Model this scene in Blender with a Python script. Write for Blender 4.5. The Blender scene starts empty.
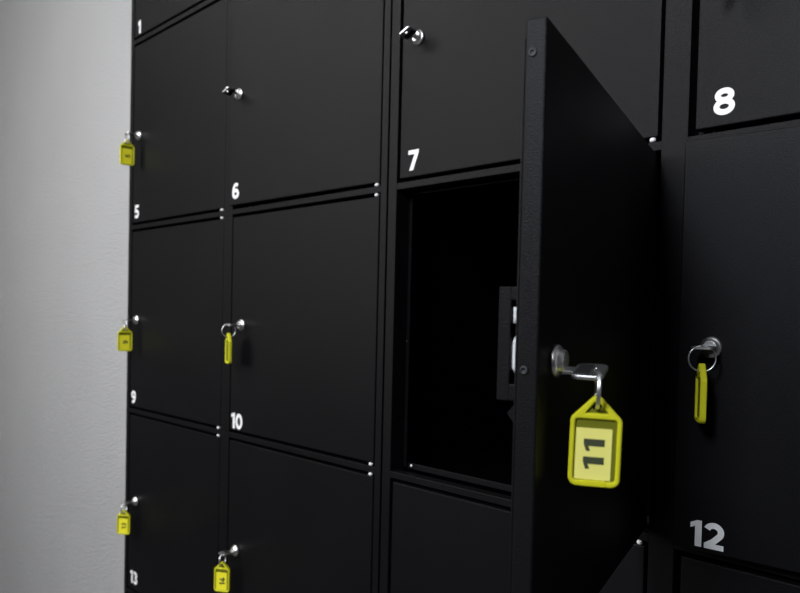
import bpy, bmesh, math, random
from mathutils import Vector, Matrix
random.seed(3)
C = bpy.context.scene.collection
PI = math.pi

# ------------------------------------------------------------------ materials
def nodes(name):
    m = bpy.data.materials.new(name); m.use_nodes = True
    return m, m.node_tree, m.node_tree.nodes['Principled BSDF']

def noise_bump(nt, b, scale, strength, dist, detail=3.0):
    tc = nt.nodes.new('ShaderNodeTexCoord')
    n = nt.nodes.new('ShaderNodeTexNoise'); n.inputs['Scale'].default_value = scale
    n.inputs['Detail'].default_value = detail
    bp = nt.nodes.new('ShaderNodeBump'); bp.inputs['Strength'].default_value = strength
    bp.inputs['Distance'].default_value = dist
    nt.links.new(tc.outputs['Object'], n.inputs['Vector'])
    nt.links.new(n.outputs['Fac'], bp.inputs['Height'])
    nt.links.new(bp.outputs['Normal'], b.inputs['Normal'])
    return tc, n

def powder(name, col, rough, spec=0.5):
    m, nt, b = nodes(name)
    b.inputs['Roughness'].default_value = rough
    b.inputs['Specular IOR Level'].default_value = spec
    tc, n = noise_bump(nt, b, 1400, 0.6, 0.0004, 2)
    n2 = nt.nodes.new('ShaderNodeTexNoise'); n2.inputs['Scale'].default_value = 9
    n2.inputs['Detail'].default_value = 5
    nt.links.new(tc.outputs['Object'], n2.inputs['Vector'])
    r = nt.nodes.new('ShaderNodeMapRange')
    r.inputs['From Min'].default_value = 0.3; r.inputs['From Max'].default_value = 0.7
    r.inputs['To Min'].default_value = rough - 0.03; r.inputs['To Max'].default_value = rough + 0.03
    nt.links.new(n2.outputs['Fac'], r.inputs['Value'])
    nt.links.new(r.outputs['Result'], b.inputs['Roughness'])
    mx = nt.nodes.new('ShaderNodeMix'); mx.data_type = 'RGBA'
    mx.inputs['A'].default_value = (*[c * 0.85 for c in col], 1)
    mx.inputs['B'].default_value = (*[c * 1.15 for c in col], 1)
    nt.links.new(n2.outputs['Fac'], mx.inputs['Factor'])
    nt.links.new(mx.outputs['Result'], b.inputs['Base Color'])
    return m

M_door = powder('black_powder_coat', (0.0038, 0.0038, 0.0044), 0.43, 0.118)
M_frame = powder('black_frame_coat', (0.0038, 0.0038, 0.0044), 0.43, 0.118)
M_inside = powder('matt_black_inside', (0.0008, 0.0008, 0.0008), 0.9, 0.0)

def plain(name, col, rough=0.5, metal=0.0, spec=0.5):
    m, nt, b = nodes(name)
    b.inputs['Base Color'].default_value = (*col, 1)
    b.inputs['Roughness'].default_value = rough
    b.inputs['Metallic'].default_value = metal
    b.inputs['Specular IOR Level'].default_value = spec
    return m, nt, b

M_chrome, _nt, _b = plain('chrome', (0.86, 0.85, 0.83), 0.34, 1.0)
noise_bump(_nt, _b, 500, 0.15, 0.0003)
M_steel, _nt, _b = plain('worn_steel', (0.80, 0.80, 0.79), 0.36, 1.0)
noise_bump(_nt, _b, 700, 0.2, 0.0003)
M_slot, _, _ = plain('keyway_black', (0.01, 0.01, 0.01), 0.6)
M_num, _nt, _b = plain('white_vinyl', (0.84, 0.84, 0.83), 0.55)
noise_bump(_nt, _b, 300, 0.05, 0.0002)
M_nylon, _nt, _b = plain('white_nylon', (0.85, 0.85, 0.84), 0.35)
noise_bump(_nt, _b, 300, 0.05, 0.0002)
M_rubber, _nt, _b = plain('dark_grey_rubber', (0.010, 0.010, 0.011), 0.5)
noise_bump(_nt, _b, 300, 0.1, 0.0002)
M_ink, _, _ = plain('dark_olive_ink', (0.045, 0.055, 0.02), 0.6)

def plastic(name, col, tr, rough=0.35):
    m, nt, b = plain(name, col, rough)
    n = noise_bump(nt, b, 250, 0.05, 0.0002)
    t = nt.nodes.new('ShaderNodeBsdfTranslucent'); t.inputs['Color'].default_value = (*col, 1)
    mix = nt.nodes.new('ShaderNodeMixShader'); mix.inputs[0].default_value = tr
    out = nt.nodes['Material Output']
    nt.links.new(b.outputs[0], mix.inputs[1]); nt.links.new(t.outputs[0], mix.inputs[2])
    nt.links.new(mix.outputs[0], out.inputs['Surface'])
    return m
M_yel = plastic('yellow_plastic', (0.82, 0.79, 0.025), 0.22)
M_yelback = plastic('thin_yellow_plastic', (0.26, 0.27, 0.02), 0.4)
M_card2, _nt, _b = plain('bright_yellow_card', (0.88, 0.80, 0.02), 0.6)
noise_bump(_nt, _b, 400, 0.1, 0.0002)
M_card, _nt, _b = plain('pale_yellow_card', (0.88, 0.82, 0.20), 0.6)
noise_bump(_nt, _b, 400, 0.1, 0.0002)

# plaster wall
M_wall, nt, b = nodes('white_plaster')
tc = nt.nodes.new('ShaderNodeTexCoord')
n1 = nt.nodes.new('ShaderNodeTexNoise'); n1.inputs['Scale'].default_value = 190; n1.inputs['Detail'].default_value = 6
n2 = nt.nodes.new('ShaderNodeTexNoise'); n2.inputs['Scale'].default_value = 3; n2.inputs['Detail'].default_value = 4
cr = nt.nodes.new('ShaderNodeMix'); cr.data_type = 'RGBA'
cr.inputs['A'].default_value = (0.55, 0.55, 0.555, 1); cr.inputs['B'].default_value = (0.62, 0.62, 0.62, 1)
bp = nt.nodes.new('ShaderNodeBump'); bp.inputs['Strength'].default_value = 1.0; bp.inputs['Distance'].default_value = 0.007
for n in (n1, n2): nt.links.new(tc.outputs['Object'], n.inputs['Vector'])
nt.links.new(n2.outputs['Fac'], cr.inputs['Factor']); nt.links.new(cr.outputs['Result'], b.inputs['Base Color'])
nt.links.new(n1.outputs['Fac'], bp.inputs['Height']); nt.links.new(bp.outputs['Normal'], b.inputs['Normal'])
b.inputs['Roughness'].default_value = 0.85
M_floor, _nt, _b = plain('grey_screed', (0.09, 0.09, 0.09), 0.6)
noise_bump(_nt, _b, 12, 0.2, 0.002, 6)
M_ceil, _nt, _b = plain('off_white_ceiling', (0.35, 0.35, 0.35), 0.9)
noise_bump(_nt, _b, 60, 0.2, 0.002, 4)
M_lampw, _nt, _b = plain('lamp_housing', (0.6, 0.6, 0.6), 0.5)

# ------------------------------------------------------------------ helpers
def link(name, me, mat=None, parent=None, loc=(0, 0, 0), rot=(0, 0, 0), smooth=False):
    o = bpy.data.objects.new(name, me); C.objects.link(o)
    if mat is not None: me.materials.append(mat)
    o.parent = parent; o.location = loc; o.rotation_euler = rot
    if smooth:
        for p in me.polygons: p.use_smooth = True
    return o

def to_mesh(bm, name):
    me = bpy.data.meshes.new(name)
    bmesh.ops.recalc_face_normals(bm, faces=bm.faces)
    bm.to_mesh(me); bm.free(); return me

def add_box(bm, x0, x1, y0, y1, z0, z1, bevel=0.0, seg=2):
    r = bmesh.ops.create_cube(bm, size=1.0)
    vs = r['verts']
    for v in vs:
        v.co = Vector(((x0 + x1) / 2 + v.co.x * (x1 - x0), (y0 + y1) / 2 + v.co.y * (y1 - y0), (z0 + z1) / 2 + v.co.z * (z1 - z0)))
    if bevel > 0:
        es = list({e for v in vs for e in v.link_edges})
        bmesh.ops.bevel(bm, geom=es, offset=bevel, segments=seg, affect='EDGES', profile=0.5)

def box_obj(name, dims, mat, parent=None, bevel=0.0, **k):
    bm = bmesh.new(); add_box(bm, *dims, bevel=bevel)
    return link(name, to_mesh(bm, name), mat, parent, **k)

def lathe(profile, axis='y', seg=32):
    """profile: list of (radius, height) - revolved about the axis, height runs along -y for 'y'"""
    bm = bmesh.new(); rings = []
    for (r, h) in profile:
        ring = []
        for i in range(seg):
            a = 2 * PI * i / seg
            if axis == 'y': co = (r * math.cos(a), -h, r * math.sin(a))
            elif axis == 'x': co = (h, r * math.cos(a), r * math.sin(a))
            else: co = (r * math.cos(a), r * math.sin(a), h)
            ring.append(bm.verts.new(co))
        rings.append(ring)
    for a, b_ in zip(rings, rings[1:]):
        for i in range(seg):
            j = (i + 1) % seg
            bm.faces.new((a[i], a[j], b_[j], b_[i]))
    bm.faces.new(rings[0]); bm.faces.new(rings[-1])
    return bm

def curve_mesh(name, loops, depth, bevel=0.0, plane='xz'):
    """flat outline (first loop) with holes, thickness 2*depth, with softened rims"""
    def inset(lp, k):
        # sign: outlines shrink, holes grow
        n = len(lp); area = sum(lp[i][0] * lp[(i + 1) % n][1] - lp[(i + 1) % n][0] * lp[i][1] for i in range(n))
        s = (1 if area > 0 else -1) * k
        o = []
        for i in range(n):
            p = Vector(lp[i]); a = Vector(lp[i - 1]); c = Vector(lp[(i + 1) % n])
            t = (c - a).normalized(); nn = Vector((-t.y, t.x))
            d1 = (p - a).normalized() if (p - a).length > 1e-9 else t
            kk = max(0.6, abs(nn.dot(Vector((-d1.y, d1.x)))))
            o.append(p + nn * s / kk)
        return o
    bm = bmesh.new()
    caps = {-1: [], 1: []}
    for li, lp in enumerate(loops):
        sg = 1 if li == 0 else -1
        inner = inset(lp, bevel * sg) if bevel else [Vector(q) for q in lp]
        rings = [(inner, -depth)]
        if bevel: rings += [([Vector(q) for q in lp], -depth + bevel), ([Vector(q) for q in lp], depth - bevel)]
        rings += [(inner, depth)]
        vr = [[bm.verts.new((q.x, q.y, z)) for q in R] for R, z in rings]
        n = len(lp)
        for A, B in zip(vr, vr[1:]):
            for i in range(n):
                j = (i + 1) % n; bm.faces.new((A[i], A[j], B[j], B[i]))
        caps[-1].append(vr[0]); caps[1].append(vr[-1])
    for sd in (-1, 1):
        es = []
        for R in caps[sd]:
            for i in range(len(R)): es.append(bm.edges.get((R[i], R[(i + 1) % len(R)])))
        bmesh.ops.triangle_fill(bm, edges=es, use_beauty=True, use_dissolve=False)
    me = to_mesh(bm, name)
    if plane == 'xz': me.transform(Matrix.Rotation(PI / 2, 4, 'X'))
    return me

def tube(points, radius, closed=False, seg=10):
    bm = bmesh.new(); rings = []
    n = len(points)
    prev = None
    for i, p in enumerate(points):
        p = Vector(p)
        a = Vector(points[(i - 1) % n] if (closed or i) else points[0]); c = Vector(points[(i + 1) % n] if (closed or i < n - 1) else points[-1])
        t = (c - a).normalized()
        if prev is None:
            up = Vector((0, 1, 0)) if abs(t.y) < 0.9 else Vector((1, 0, 0))
        else: up = prev
        s = t.cross(up).normalized(); up = s.cross(t).normalized(); prev = up
        rings.append([bm.verts.new(p + s * radius * math.cos(2 * PI * k / seg) + up * radius * math.sin(2 * PI * k / seg)) for k in range(seg)])
    pairs = list(zip(rings, rings[1:])) + ([(rings[-1], rings[0])] if closed else [])
    for a, b_ in pairs:
        for k in range(seg):
            j = (k + 1) % seg
            bm.faces.new((a[k], a[j], b_[j], b_[k]))
    if not closed: bm.faces.new(rings[0]); bm.faces.new(rings[-1])
    return bm

# ---- bold digits built from strokes (glyph box: height 1)
def arc(cx, cy, rx, ry, a0, a1, n=26):
    return [(cx + rx * math.cos(math.radians(a0 + (a1 - a0) * i / n)), cy + ry * math.sin(math.radians(a0 + (a1 - a0) * i / n))) for i in range(n + 1)]
SW = 0.220
def ribbon(bm, pts, w=SW, closed=False, d=0.01):
    n = len(pts); L = []; R = []
    for i, p in enumerate(pts):
        p = Vector(p)
        a = Vector(pts[(i - 1) % n]) if (closed or i) else p
        c = Vector(pts[(i + 1) % n]) if (closed or i < n - 1) else p
        d1 = (p - a); d2 = (c - p)
        if d1.length < 1e-9: d1 = d2
        if d2.length < 1e-9: d2 = d1
        d1.normalize(); d2.normalize()
        t = (d1 + d2).normalized(); nn = Vector((-t.y, t.x))
        k = w / 2 / max(0.35, nn.dot(Vector((-d1.y, d1.x))))
        L.append(p + nn * k); R.append(p - nn * k)
    idx = list(range(n - 1)) + ([n - 1] if closed else [])
    def vv(q, y): return bm.verts.new((q.x, y, q.y))
    fl = [(vv(l, -d), vv(r, -d), vv(l, 0), vv(r, 0)) for l, r in zip(L, R)]
    for i in idx:
        a = fl[i]; b_ = fl[(i + 1) % n]
        bm.faces.new((a[0], a[1], b_[1], b_[0])); bm.faces.new((a[2], b_[2], b_[3], a[3]))
        bm.faces.new((a[0], b_[0], b_[2], a[2])); bm.faces.new((a[1], a[3], b_[3], b_[1]))
    if not closed:
        for q in (fl[0], fl[-1]): bm.faces.new((q[0], q[2], q[3], q[1]))
def poly(bm, pts, d=0.01):
    f = [bm.verts.new((x, -d, y)) for x, y in pts]; k = [bm.verts.new((x, 0, y)) for x, y in pts]
    bm.faces.new(f); bm.faces.new(k[::-1])
    for i in range(len(pts)):
        j = (i + 1) % len(pts); bm.faces.new((f[i], k[i], k[j], f[j]))
ADV = {'1': 0.50, '0': 0.82, '2': 0.80, '3': 0.78, '5': 0.78, '6': 0.80, '7': 0.76, '8': 0.82, '9': 0.80, '4': 0.82}
def digit(bm, ch, d):
    if ch == '1': poly(bm, [(0.17, 0), (0.41, 0), (0.41, 1), (0.24, 1), (0.0, 0.88), (0.0, 0.68), (0.17, 0.77)], d)
    elif ch == '7':
        poly(bm, [(0.02, 1.0), (0.72, 1.0), (0.72, 0.83), (0.36, 0.0), (0.10, 0.0), (0.44, 0.79), (0.02, 0.79)], d)
    elif ch == '0': ribbon(bm, arc(.39, .5, .27, .39, 0, 360 - 360 / 40, 39), closed=True, d=d)
    elif ch == '8':
        ribbon(bm, arc(.39, .725, .245, .178, 0, 351, 39), closed=True, d=d)
        ribbon(bm, arc(.39, .305, .28, .21, 0, 351, 39), closed=True, d=d * 0.9)
    elif ch in '69':
        b2 = bmesh.new()
        ribbon(b2, arc(.39, .315, .262, .205, 0, 351, 39), closed=True, d=d)
        ribbon(b2, arc(.43, .42, .300, .465, 55, 190, 20), d=d * 0.9)
        if ch == '9':
            for v in b2.verts: v.co.x = .78 - v.co.x; v.co.z = 1 - v.co.z
        me = bpy.data.meshes.new('t'); b2.to_mesh(me); b2.free(); bm.from_mesh(me); bpy.data.meshes.remove(me)
    elif ch == '2':
        ribbon(bm, arc(.37, .66, .25, .235, 160, -32, 22) + [(.36, .29), (.10, .10)], d=d)
        poly(bm, [(.03, 0), (.72, 0), (.72, .20), (.03, .20)], d * 0.9)
    elif ch == '3':
        ribbon(bm, arc(.35, .735, .22, .155, 150, -90, 24), d=d); ribbon(bm, arc(.35, .30, .25, .19, 90, -155, 24), d=d * 0.9)
    elif ch == '5':
        poly(bm, [(.13, 1), (.68, 1), (.68, .80), (.33, .80), (.31, .62), (.32, .46), (.08, .44)], d * 0.9)
        ribbon(bm, arc(.36, .33, .26, .22, 125, -150, 26), d=d)
    elif ch == '4':
        poly(bm, [(.42, 1), (.66, 1), (.27, .38), (.78, .38), (.78, .18), (.0, .18), (.0, .36)], d)
        poly(bm, [(.42, 0), (.65, 0), (.65, .58), (.42, .58)], d * 0.9)
def number(text, h, mat, parent, loc, name='number', rot=(0, 0, 0), wscale=1.0, d=0.01, tilt=0.0, sp=1.0):
    bm = bmesh.new(); x = 0
    for ch in text:
        b2 = bmesh.new(); digit(b2, ch, d)
        for v in b2.verts: v.co.x += x
        me = bpy.data.meshes.new('t'); b2.to_mesh(me); b2.free(); bm.from_mesh(me); bpy.data.meshes.remove(me)
        x += ADV[ch] * sp
    for v in bm.verts: v.co = Vector((v.co.x * h * wscale, v.co.y * h, v.co.z * h))
    if tilt:
        R = Matrix.Rotation(tilt, 4, 'Y')
        for v in bm.verts: v.co = R @ v.co
    return link(name, to_mesh(bm, 'number'), mat, parent, loc=loc, rot=rot)

# ------------------------------------------------------------------ dimensions (metres)
P = 0.324                      # row pitch
RAIL, GAP, TH = 0.0076, 0.0041, 0.0113
X = dict(a0=-0.003, d1L=0.0116, d1R=0.3121, d2L=0.3388, d2R=0.6456, sA=0.6481, Ae=0.6582, Bs=0.6608,
         sB=0.6740, d3L=0.6782, d3R=0.9776, tL=0.9808, tR=1.0028, d4L=1.0083, d4R=1.3077, sE=1.3110, Be=1.3250)
DEPTH = 0.36
KB, KT = -4, 2                 # rail lines, lowest and highest (six rows)
ZB, ZT = KB * P, KT * P
FLOOR = ZB - 0.085
CEIL = FLOOR + 2.55

def row_top(r): return (2 - r) * P - RAIL / 2 - GAP
def row_bot(r): return (1 - r) * P + RAIL / 2 + GAP

def tagit(o, label, cat, group=None):
    o['label'] = label; o['category'] = cat
    if group: o['group'] = group
def empty(name, loc, rz=0, parent=None):
    e = bpy.data.objects.new(name, None); C.objects.link(e)
    e.location = loc; e.rotation_euler = (0, 0, rz); e.parent = parent; e.empty_display_size = 0.02
    return e
def struct(o): o['kind'] = 'structure'; return o

# ------------------------------------------------------------------ room
struct(box_obj('floor', (-4.0, 4.0, -4.2, DEPTH + 0.14, FLOOR - 0.1, FLOOR), M_floor))
struct(box_obj('wall_back', (-4.0, 4.0, DEPTH + 0.004, DEPTH + 0.14, FLOOR, CEIL), M_wall))
struct(box_obj('ceiling', (-4.0, 4.0, -4.2, DEPTH + 0.14, CEIL, CEIL + 0.1), M_ceil))
struct(box_obj('wall_left', (-4.1, -4.0, -4.2, DEPTH + 0.14, FLOOR, CEIL), M_wall))
struct(box_obj('wall_right', (4.0, 4.1, -4.2, DEPTH + 0.14, FLOOR, CEIL), M_floor))

# ------------------------------------------------------------------ lockers
LOCK_PROF = [(0.0079, 0.0), (0.0081, 0.0008), (0.0080, 0.0020), (0.0072, 0.0028), (0.0058, 0.0031), (0.0056, 0.0052), (0.0050, 0.0057)]
_bm = lathe(LOCK_PROF, 'y', 36)
LOCK_ME = to_mesh(_bm, 'lock'); LOCK_ME.materials.append(M_chrome)
for p in LOCK_ME.polygons: p.use_smooth = len(p.vertices) == 4
_bm = bmesh.new(); add_box(_bm, -0.0006, 0.0006, -0.0060, -0.0050, -0.0036, 0.0036)
SLOT_ME = to_mesh(_bm, 'keyway'); SLOT_ME.materials.append(M_slot)
PIN_ME = to_mesh(lathe([(0.0012, -0.0040), (0.0024, -0.0030), (0.0029, -0.0012), (0.0029, 0.0012), (0.0024, 0.0030), (0.0012, 0.0040)], 'z', 20), 'hinge_pin'); PIN_ME.materials.append(M_nylon)
for p in PIN_ME.polygons: p.use_smooth = len(p.vertices) == 4

def smooth_auto(o):
    for p in o.data.polygons: p.use_smooth = False

NUMS = {  # door: (offset from left edge, offset from bottom edge, height, width scale, text spacing)
    1: (0.0130, 0.0030, 0.0222, 1.0), 5: (0.0075, 0.0070, 0.0232, 1.0), 9: (0.0045, 0.0055, 0.0225, 1.0), 13: (0.0105, 0.0105, 0.0225, 1.0),
    6: (0.0070, 0.0085, 0.0228, 0.98), 10: (0.0040, 0.0028, 0.0226, 1.03), 7: (0.0125, 0.0072, 0.0222, 1.0), 8: (0.0138, 0.0085, 0.0203, 1.02),
    12: (0.0140, 0.0034, 0.0200, 1.03), }
LOCKPOS = {5: (0.0228, -0.0045), 6: (0.0220, 0.0010), 7: (0.0250, -0.0045), 9: (0.0235, -0.0010), 10: (0.0275, -0.0012),
           12: (0.0250, -0.0007), 13: (0.0285, 0.0045), 14: (0.0215, -0.0032), 11: (0.0255, -0.0025), 8: (0.0255, -0.002)}
AJAR = {6: 1.3, 12: 3.9, 11: 105.3}
DOORS = {}

def make_door(n, cabinet):
    c = (n - 1) % 4; r = (n - 1) // 4
    xl = X['d%dL' % (c + 1)]; xr = X['d%dR' % (c + 1)]; w = xr - xl
    zt, zb = row_top(r), row_bot(r)
    if n == 12: zt += 0.0030; zb -= 0.0022
    h = zt - zb
    ang = math.radians(AJAR.get(n, 0.0))
    # origin: hinge-side lower front corner; the panel runs along -x, its thickness along +y
    bm = bmesh.new()
    add_box(bm, -w, 0, 0, 0.0102, 0, h, bevel=0.0011, seg=3)                      # folded outer pan
    add_box(bm, -w + 0.0004, -0.001, 0.0101, TH, 0.004, h - 0.0085, bevel=0.0004)  # inner sheet, a touch shorter
    d = link('locker_door', to_mesh(bm, 'locker_door'), M_door, cabinet, loc=(xr, 0.0036 if n == 11 else 0.0003, zb), rot=(0, 0, ang))
    lx, lz = LOCKPOS.get(n, (0.0262, 0.0))
    zmid = (2 - r - 0.5) * P - zb
    lk = bpy.data.objects.new('lock', LOCK_ME); C.objects.link(lk); lk.parent = d; lk.location = (-w + lx, 0, zmid + lz)
    if n not in KEYED:
        sl = bpy.data.objects.new('keyway', SLOT_ME); C.objects.link(sl); sl.parent = d; sl.location = lk.location
    if n in NUMS:
        nx, nz, nh, ws = NUMS[n]
        number(str(n), nh, M_num, d, (-w + nx, 0.0001, nz), wscale=ws, d=0.012, sp=0.94)
    DOORS[n] = (d, w, h, -w + lx, zmid + lz, ang)
    return d

KEYED = {5, 6, 7, 8, 9, 10, 11, 12, 13, 14}

def make_cabinet(name_xs, doors, label):
    (xa, xb, stiles, opens) = name_xs
    cab = empty('locker_cabinet', (0, 0, 0))
    # carcass: side panels, back, shelves, plinth
    t = 0.0012
    bm = bmesh.new()
    add_box(bm, xa, xa + t, 0.001, DEPTH, ZB - 0.004, ZT + 0.004); add_box(bm, xb - t, xb, 0.001, DEPTH, ZB - 0.004, ZT + 0.004)
    add_box(bm, xa, xb, DEPTH - t, DEPTH, ZB - 0.004, ZT + 0.004)
    for k in range(KB, KT + 1):
        add_box(bm, xa + t, xb - t, 0.022, DEPTH - t, k * P - 0.001, k * P + 0.001)
    mid = (stiles[1][0] + stiles[1][1]) / 2
    add_box(bm, mid - 0.001, mid + 0.001, 0.024, DEPTH - t, ZB, ZT)
    add_box(bm, xa + t, xb - t, 0.001, DEPTH - t, ZT + 0.002, ZT + 0.004)
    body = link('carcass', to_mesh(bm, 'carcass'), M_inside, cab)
    box_obj('plinth', (xa + 0.004, xb - 0.004, 0.02, DEPTH - 0.01, FLOOR, ZB - 0.0042), M_frame, cab, bevel=0.001)
    # face frame: stiles and rails, each a folded channel
    bm = bmesh.new()
    for i, (a, b_) in enumerate(stiles):
        add_box(bm, a, b_, 0, 0.0215, ZB - 0.0038, ZT + 0.0038, bevel=0.0007)
    for k in range(KB, KT + 1):
        for (a, b_) in opens:
            add_box(bm, a - 0.0004, b_ + 0.0004, 0.0002, 0.0125, k * P - RAIL / 2, k * P + RAIL / 2, bevel=0.0007)
    link('face_frame', to_mesh(bm, 'face_frame'), M_frame, cab)
    # recessed stop lips behind every door
    for (a, b_) in opens:
        for r in range(6):
            zb_, zt_ = (1 - r) * P, (2 - r) * P
            bm = bmesh.new()
            add_box(bm, a - 0.0045, a + 0.0040, 0.0216, 0.0228, zb_ + 0.006, zt_ - 0.006, bevel=0.0003)
            add_box(bm, b_ - 0.0040, b_ + 0.0045, 0.0216, 0.0228, zb_ + 0.006, zt_ - 0.006, bevel=0.0003)
            add_box(bm, a + 0.0070, b_ - 0.0070, 0.0205, 0.0230, zb_ + 0.0052, zb_ + 0.0118, bevel=0.0006)
            add_box(bm, a + 0.0070, b_ - 0.0070, 0.0215, 0.0230, zt_ - 0.0065, zt_ - 0.0052, bevel=0.0003)
            lip = link('door_stop', to_mesh(bm, 'door_stop'), M_frame, cab)
            sc = lathe([(0.0022, 0.0), (0.0021, 0.0006), (0.0013, 0.0013), (0.0004, 0.0015)], 'y', 16)
            link('screw', to_mesh(sc, 'screw'), M_chrome, lip, loc=(a + 0.0135, 0.0206, zb_ + 0.0088), smooth=True)
            sc = lathe([(0.0016, 0.0), (0.0015, 0.0006), (0.0004, 0.0010)], 'y', 14)
            link('rivet', to_mesh(sc, 'rivet'), M_rubber, lip, loc=(a + 0.0002, 0.0216, (zb_ + zt_) / 2 - 0.0115), smooth=True)
    for (a, b_) in opens:
        for k in range(KB, KT + 1):
            for sgn in (-1, 1):
                if k == KB and sgn < 0 or k == KT and sgn > 0: continue
                p = bpy.data.objects.new('hinge_pin', PIN_ME); C.objects.link(p); p.parent = cab
                p.location = (b_ - 0.0082, 0.0022, k * P + sgn * (RAIL / 2 + GAP / 2))
                p.scale = (0.9, 0.9, 0.5)
    for n in doors: make_door(n, cab)
    tagit(cab, label, 'lockers')
    return cab

cabA = make_cabinet((X['a0'], X['Ae'], [(X['a0'], 0.0085), (X['d1R'] + 0.0018, X['d2L'] - 0.0018), (X['sA'], X['Ae'])],
              [(0.0085, X['d1R'] + 0.0018), (X['d2L'] - 0.0018, X['sA'])]), [1, 2, 5, 6, 9, 10, 13, 14, 17, 18, 21, 22],
             'black metal locker cabinet against the white wall, its doors all closed')
cabB = make_cabinet((X['Bs'], X['Be'], [(X['Bs'], X['sB']), (X['tL'], X['tR']), (X['sE'], X['Be'])],
              [(X['sB'], X['tL']), (X['tR'], X['sE'])]), [3, 4, 7, 8, 11, 12, 15, 16, 19, 20, 23, 24],
             'black metal locker cabinet with door 11 swung wide open between doors 7 and 12')

# labels on parts that look different
for n, (d, w, h, lx, lz, ang) in DOORS.items():
    if n == 11: d['label'] = 'locker door standing wide open'
    elif n == 12: d['label'] = 'slightly ajar locker door with white number 12'
    elif n in NUMS: d['label'] = 'closed black locker door with white number %d' % n

# open door 11: lock housing on its inner face, plugs on its free edge
d11, w11, h11, lx11, lz11, ang11 = DOORS[11]
bm = bmesh.new()
y0, y1 = TH - 0.0002, TH + 0.0098
zc = lz11 + 0.0015
xb0, xb1 = -w11 + 0.0035, -w11 + 0.0055          # thin folded plate parallel to the free edge
add_box(bm, xb0, xb1, y0 + 0.0038, y1, zc - 0.0200, zc + 0.0335, bevel=0.0005)       # upright
add_box(bm, xb0, xb1, y0, y0 + 0.0040, zc + 0.0272, zc + 0.0335, bevel=0.0005)       # top arm
add_box(bm, xb0, xb1, y0, y0 + 0.0040, zc - 0.0200, zc - 0.0122, bevel=0.0005)       # lower arm
add_box(bm, xb1 - 0.0005, xb1 + 0.026, y1 - 0.0012, y1, zc - 0.0195, zc + 0.0330, bevel=0.0004)   # back of the housing
add_box(bm, xb1 - 0.0005, xb1 + 0.026, y0, y1, zc + 0.0315, zc + 0.0330, bevel=0.0004)
add_box(bm, xb1 - 0.0005, xb1 + 0.026, y0, y1, zc - 0.0195, zc - 0.0180, bevel=0.0004)
hs = link('lock_housing', to_mesh(bm, 'lock_housing'), M_frame, d11)
bm = bmesh.new()     # pointed catch under the housing
pts = [(y0, -0.0204), (y0 + 0.0046, -0.0258), (y0, -0.0315)]
f = [bm.verts.new((xb0 + 0.0002, a, zc + b_)) for a, b_ in pts]; k = [bm.verts.new((xb1 + 0.004, a, zc + b_)) for a, b_ in pts]
bm.faces.new(f); bm.faces.new(k[::-1])
for i in range(3): bm.faces.new((f[i], k[i], k[(i + 1) % 3], f[(i + 1) % 3]))
link('catch', to_mesh(bm, 'catch'), M_frame, d11)
bm = tube([(xb1 + 0.0022, y0 + 0.0027, zc + 0.0165), (xb1 + 0.0022, y0 + 0.0030, zc + 0.0195), (xb1 + 0.0022, y0 + 0.0030, zc + 0.0225), (xb1 + 0.0022, y0 + 0.0027, zc + 0.0240)], 0.0017)
link('latch_cam', to_mesh(bm, 'latch_cam'), M_nylon, d11, smooth=True)
bm = tube([(xb1 + 0.0022, y0 + 0.0011, zc - 0.0068), (xb1 + 0.0022, y0 + 0.0027, zc - 0.0040), (xb1 + 0.0022, y0 + 0.0030, zc + 0.0020), (xb1 + 0.0022, y0 + 0.0028, zc + 0.0070), (xb1 + 0.0022, y0 + 0.0010, zc + 0.0096)], 0.0017)
link('latch_cam', to_mesh(bm, 'latch_cam'), M_nylon, d11, smooth=True)
for zz in (0.1385, -0.0060):
    bm = lathe([(0.0021, 0.0), (0.0020, 0.0005), (0.0012, 0.0009), (0.0011, 0.0004)], 'x', 20)
    for v in bm.verts: v.co.x = -v.co.x
    link('edge_plug', to_mesh(bm, 'edge_plug'), M_rubber, d11, loc=(-w11, 0.0065, zz + P * 0 + (-P / 2 - row_bot(2))), smooth=True)

# ------------------------------------------------------------------ keys
def rounded_rect(x0, x1, y0, y1, r, n=6):
    o = []
    for cx, cy, a in ((x1 - r, y1 - r, 0), (x0 + r, y1 - r, 90), (x0 + r, y0 + r, 180), (x1 - r, y0 + r, 270)):
        o += arc(cx, cy, r, r, a, a + 90, n)
    return o
def circle(cx, cy, r, n=20): return arc(cx, cy, r, r, 0, 360 - 360 / n, n - 1)

# bow: lies in local xy plane, sticks out along -y; hole close to its tip
def bow_mesh():
    lp = rounded_rect(-0.0082, 0.0082, -0.0248, -0.0098, 0.0035)
    me = curve_mesh('bow', [lp, circle(0, -0.0212, 0.0020)], 0.0010, 0.00025, plane='xy')
    return me
BOW = bow_mesh(); BOW.materials.append(M_steel)
GRIP = curve_mesh('bow_grip', [rounded_rect(-0.0066, 0.0066, -0.0182, -0.0112, 0.0015)], 0.0014, 0.0002, plane='xy'); GRIP.materials.append(M_slot)
_bm = bmesh.new(); add_box(_bm, -0.0030, 0.0030, -0.0105, -0.0045, -0.0009, 0.0009, bevel=0.0002)
BLADE = to_mesh(_bm, 'blade'); BLADE.materials.append(M_steel)
# split ring: two turns in the local xz plane, centre below the bow hole
RR = 0.0094
pts = []
for i in range(97):
    a = 4 * PI * i / 96 + PI / 2
    off = -0.0007 + 0.0014 * i / 96
    pts.append((RR * math.cos(a), off, RR * math.sin(a)))
RING = to_mesh(tube(pts, 0.00062, seg=8), 'split_ring'); RING.materials.append(M_steel)
for p in RING.polygons: p.use_smooth = True

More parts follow.
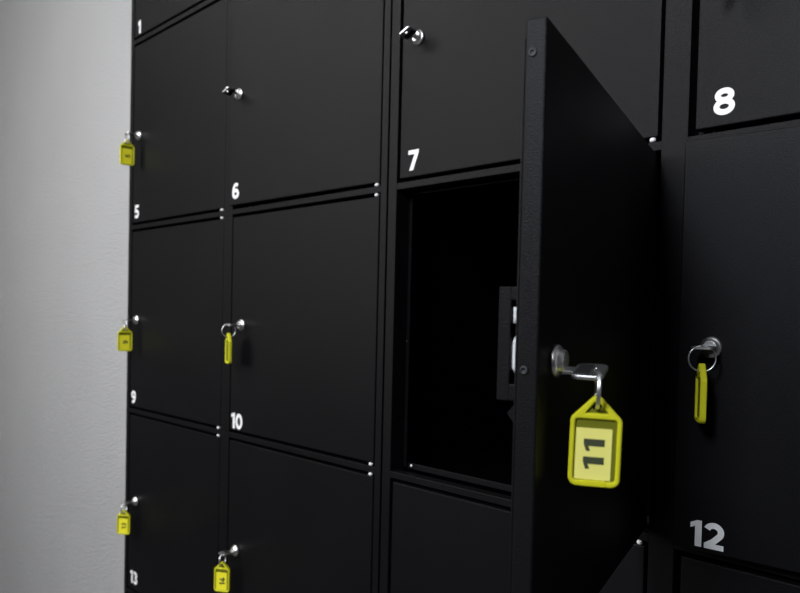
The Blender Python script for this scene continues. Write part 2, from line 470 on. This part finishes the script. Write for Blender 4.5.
# tag: local xz plane, faces -y, origin at its hole
TW, TH_, TT = 0.0238, 0.0430, 0.0046
def tag_outline(ins=0.0):
    w = TW / 2 - ins; top = 0.0046 - ins; bot = top - TH_ + 2 * ins; sh = 0.0046 - 0.0108 - ins * 0.4
    o = []
    o += arc(w - 0.0042 + ins * 0.3, bot + 0.0042 - ins * 0.3, 0.0042 - ins * 0.3, 0.0042 - ins * 0.3, -90, 0, 6)
    o += [(w, sh - 0.0014), (w - 0.0004, sh + 0.0002), (w - 0.0014, sh + 0.0014)]
    o += arc(0, top - 0.0030, 0.0032, 0.0030, 50, 130, 6)
    o += [(-w + 0.0014, sh + 0.0014), (-w + 0.0004, sh + 0.0002), (-w, sh - 0.0014)]
    o += arc(-w + 0.0042 - ins * 0.3, bot + 0.0042 - ins * 0.3, 0.0042 - ins * 0.3, 0.0042 - ins * 0.3, 180, 270, 6)
    return o
bot = 0.0046 - TH_
win = rounded_rect(-0.0097, 0.0097, bot + 0.0028, -0.0064, 0.0014, 4)
tri = [(-0.0056, -0.0036), (0.0056, -0.0036), (0.0010, 0.0016), (-0.0010, 0.0016)]
FRAME_ME = curve_mesh('tag_frame', [tag_outline(), win, tri], TT / 2, 0.0006); FRAME_ME.materials.append(M_yel)
BACK_ME = curve_mesh('tag_panel', [tag_outline(0.0012), circle(0, 0, 0.0023)], 0.0006); BACK_ME.materials.append(M_yelback)
CARD_ME = curve_mesh('paper_label', [rounded_rect(-0.0090, 0.0076, bot + 0.0032, -0.0108, 0.0002, 1)], 0.0003); CARD_ME.materials.append(M_card)
CARD2 = CARD_ME.copy(); CARD2.materials.clear(); CARD2.materials.append(M_card2)
CLIP_ME = curve_mesh('tag_clip', [rounded_rect(-0.0056, 0.0056, bot + 0.0002, bot + 0.0030, 0.0006, 2)], TT / 2 + 0.0002, 0.0003); CLIP_ME.materials.append(M_yel)

def inst(name, me, parent, loc=(0, 0, 0), rot=(0, 0, 0)):
    o = bpy.data.objects.new(name, me); C.objects.link(o); o.parent = parent; o.location = loc; o.rotation_euler = rot
    return o

def make_key(n, label, tag_yaw=None, roll=0.0, text=None, lean=0.0, dz=0.0, card=None):
    d, w, h, lx, lz, ang = DOORS[n]
    M = Matrix.Translation(d.location) @ Matrix.Rotation(ang, 4, 'Z')
    loc = M @ Vector((lx, 0, lz + dz))
    k = empty('key', loc, ang)
    if tag_yaw is not None: k.name = 'key_with_tag'
    inst('bow', BOW, k, rot=(0, roll, 0)); inst('blade', BLADE, k, rot=(0, roll, 0))
    g = inst('bow_grip', GRIP, k, rot=(0, roll, 0))
    if tag_yaw is not None:
        # ring hangs from the bow hole in a vertical plane at right angles to the tag
        yw = tag_yaw - ang
        zc_ = -(RR - 0.0016)
        inst('split_ring', RING, k, (0, -0.0212, zc_), (0, 0, yw + PI / 2))
        t = inst('key_tag', FRAME_ME, k, (0, -0.0212, zc_ - RR + 0.0014), (0, lean, yw))
        inst('tag_panel', BACK_ME, t); inst('tag_clip', CLIP_ME, t)
        inst('paper_label', card or CARD_ME, t, (0, -0.0010, 0))
        if text:
            hh, ws, sp = (0.0096, 1.45, 1.22) if text == '11' else (0.0082, 1.0, 1.0)
            wd = (sum(ADV[c] for c in text[:-1]) * sp + (0.41 if text[-1] == '1' else 0.76)) * hh * ws
            number(text, hh, M_ink, t, (0.0043 if text == '11' else 0.0048, -0.0013, bot + (0.0032 - 0.0108 - bot) / 2 - wd / 2), rot=(0, -PI / 2, 0), d=0.02, wscale=ws, sp=sp)
    tagit(k, label, 'key', 'keys in the locker doors')
    return k

CAMX, CAMY = 1.2349, -0.5541
def face_cam(n, extra=0.0):
    d, w, h, lx, lz, ang = DOORS[n]
    p = Matrix.Translation(d.location) @ Matrix.Rotation(ang, 4, 'Z') @ Vector((lx, -0.0212, lz))
    v = Vector((CAMX - p.x, CAMY - p.y))
    return math.atan2(v.x, -v.y) + math.radians(extra)
make_key(11, 'key with yellow tag reading 11, hanging from the wide open door', face_cam(11, 3), text='11', lean=0.02, roll=math.radians(-18), dz=-0.0042)
make_key(12, 'key with yellow tag seen edge-on, in the lock of door 12', face_cam(12, 99))
make_key(10, 'key with yellow tag seen edge-on, in the lock of door 10', face_cam(10, 102))
make_key(14, 'key with yellow tag in the lowest lock below door 10', face_cam(14, -28), text='14', card=CARD2)
make_key(5, 'key with yellow tag in the lock of door 5, topmost tag beside the wall', face_cam(5, 18), text='5', card=CARD2)
make_key(9, 'key with yellow tag in the lock of door 9, middle tag beside the wall', face_cam(9, 8), text='9', card=CARD2)
make_key(13, 'key with yellow tag in the lock of door 13, lowest tag beside the wall', face_cam(13, -28), text='13', card=CARD2)
make_key(8, 'key with yellow tag in the lock of door 8', face_cam(8, 60))
make_key(6, 'bare key without a tag, in the lock of door 6', roll=math.radians(-22))
make_key(7, 'bare key without a tag, in the lock of door 7', roll=math.radians(-22))

# ------------------------------------------------------------------ lights
def area(name, loc, target, sx, sy, power, col):
    l = bpy.data.lights.new(name, 'AREA'); l.shape = 'RECTANGLE'; l.size = sx; l.size_y = sy; l.energy = power; l.color = col
    o = bpy.data.objects.new(name, l); C.objects.link(o); o.location = loc
    o.rotation_euler = (Vector(target) - Vector(loc)).to_track_quat('-Z', 'Y').to_euler()
    return o
area('ceiling_light', (-0.35, -1.15, CEIL - 0.06), (-0.5, -0.4, 0), 2.0, 0.5, 30, (1.0, 0.99, 0.97))
area('window_light', (-0.95, -2.3, 0.40), (0.2, 0.0, 0.1), 1.3, 0.9, 25, (1.0, 0.99, 0.97))
area('cool_light', (1.22, -2.00, 0.95), (1.15, 0, -0.2), 0.45, 0.6, 48, (0.86, 0.91, 1.0))

w = bpy.data.worlds.new('world'); bpy.context.scene.world = w; w.use_nodes = True
w.node_tree.nodes['Background'].inputs['Color'].default_value = (0.9, 0.95, 1, 1)
w.node_tree.nodes['Background'].inputs['Strength'].default_value = 0.003

# ------------------------------------------------------------------ camera
cam = bpy.data.cameras.new('camera'); co = bpy.data.objects.new('camera', cam); C.objects.link(co)
fw = Vector((-0.68660693, 0.7265714, -0.02578627)); rt = Vector((0.72618828, 0.68708664, 0.02371772)); up = Vector((-0.03495001, 0.00244093, 0.99938608))
m = Matrix((( rt.x, up.x, -fw.x, 1.23489677), (rt.y, up.y, -fw.y, -0.55407236), (rt.z, up.z, -fw.z, -0.14416501), (0, 0, 0, 1)))
co.matrix_world = m
cam.sensor_fit = 'HORIZONTAL'; cam.sensor_width = 36; cam.lens = 700.319 / 800 * 36
cam.shift_x = -17.308 / 800; cam.shift_y = 37.434 / 800
cam.clip_start = 0.02
cam.dof.use_dof = True; cam.dof.focus_distance = 0.50; cam.dof.aperture_fstop = 12.6
sc = bpy.context.scene
sc.camera = co
sc.cycles.caustics_reflective = False
sc.view_settings.view_transform = 'Standard'; sc.view_settings.look = 'None'; sc.view_settings.gamma = 1
sc.view_settings.use_curve_mapping = False
sc.view_settings.exposure = 0.0
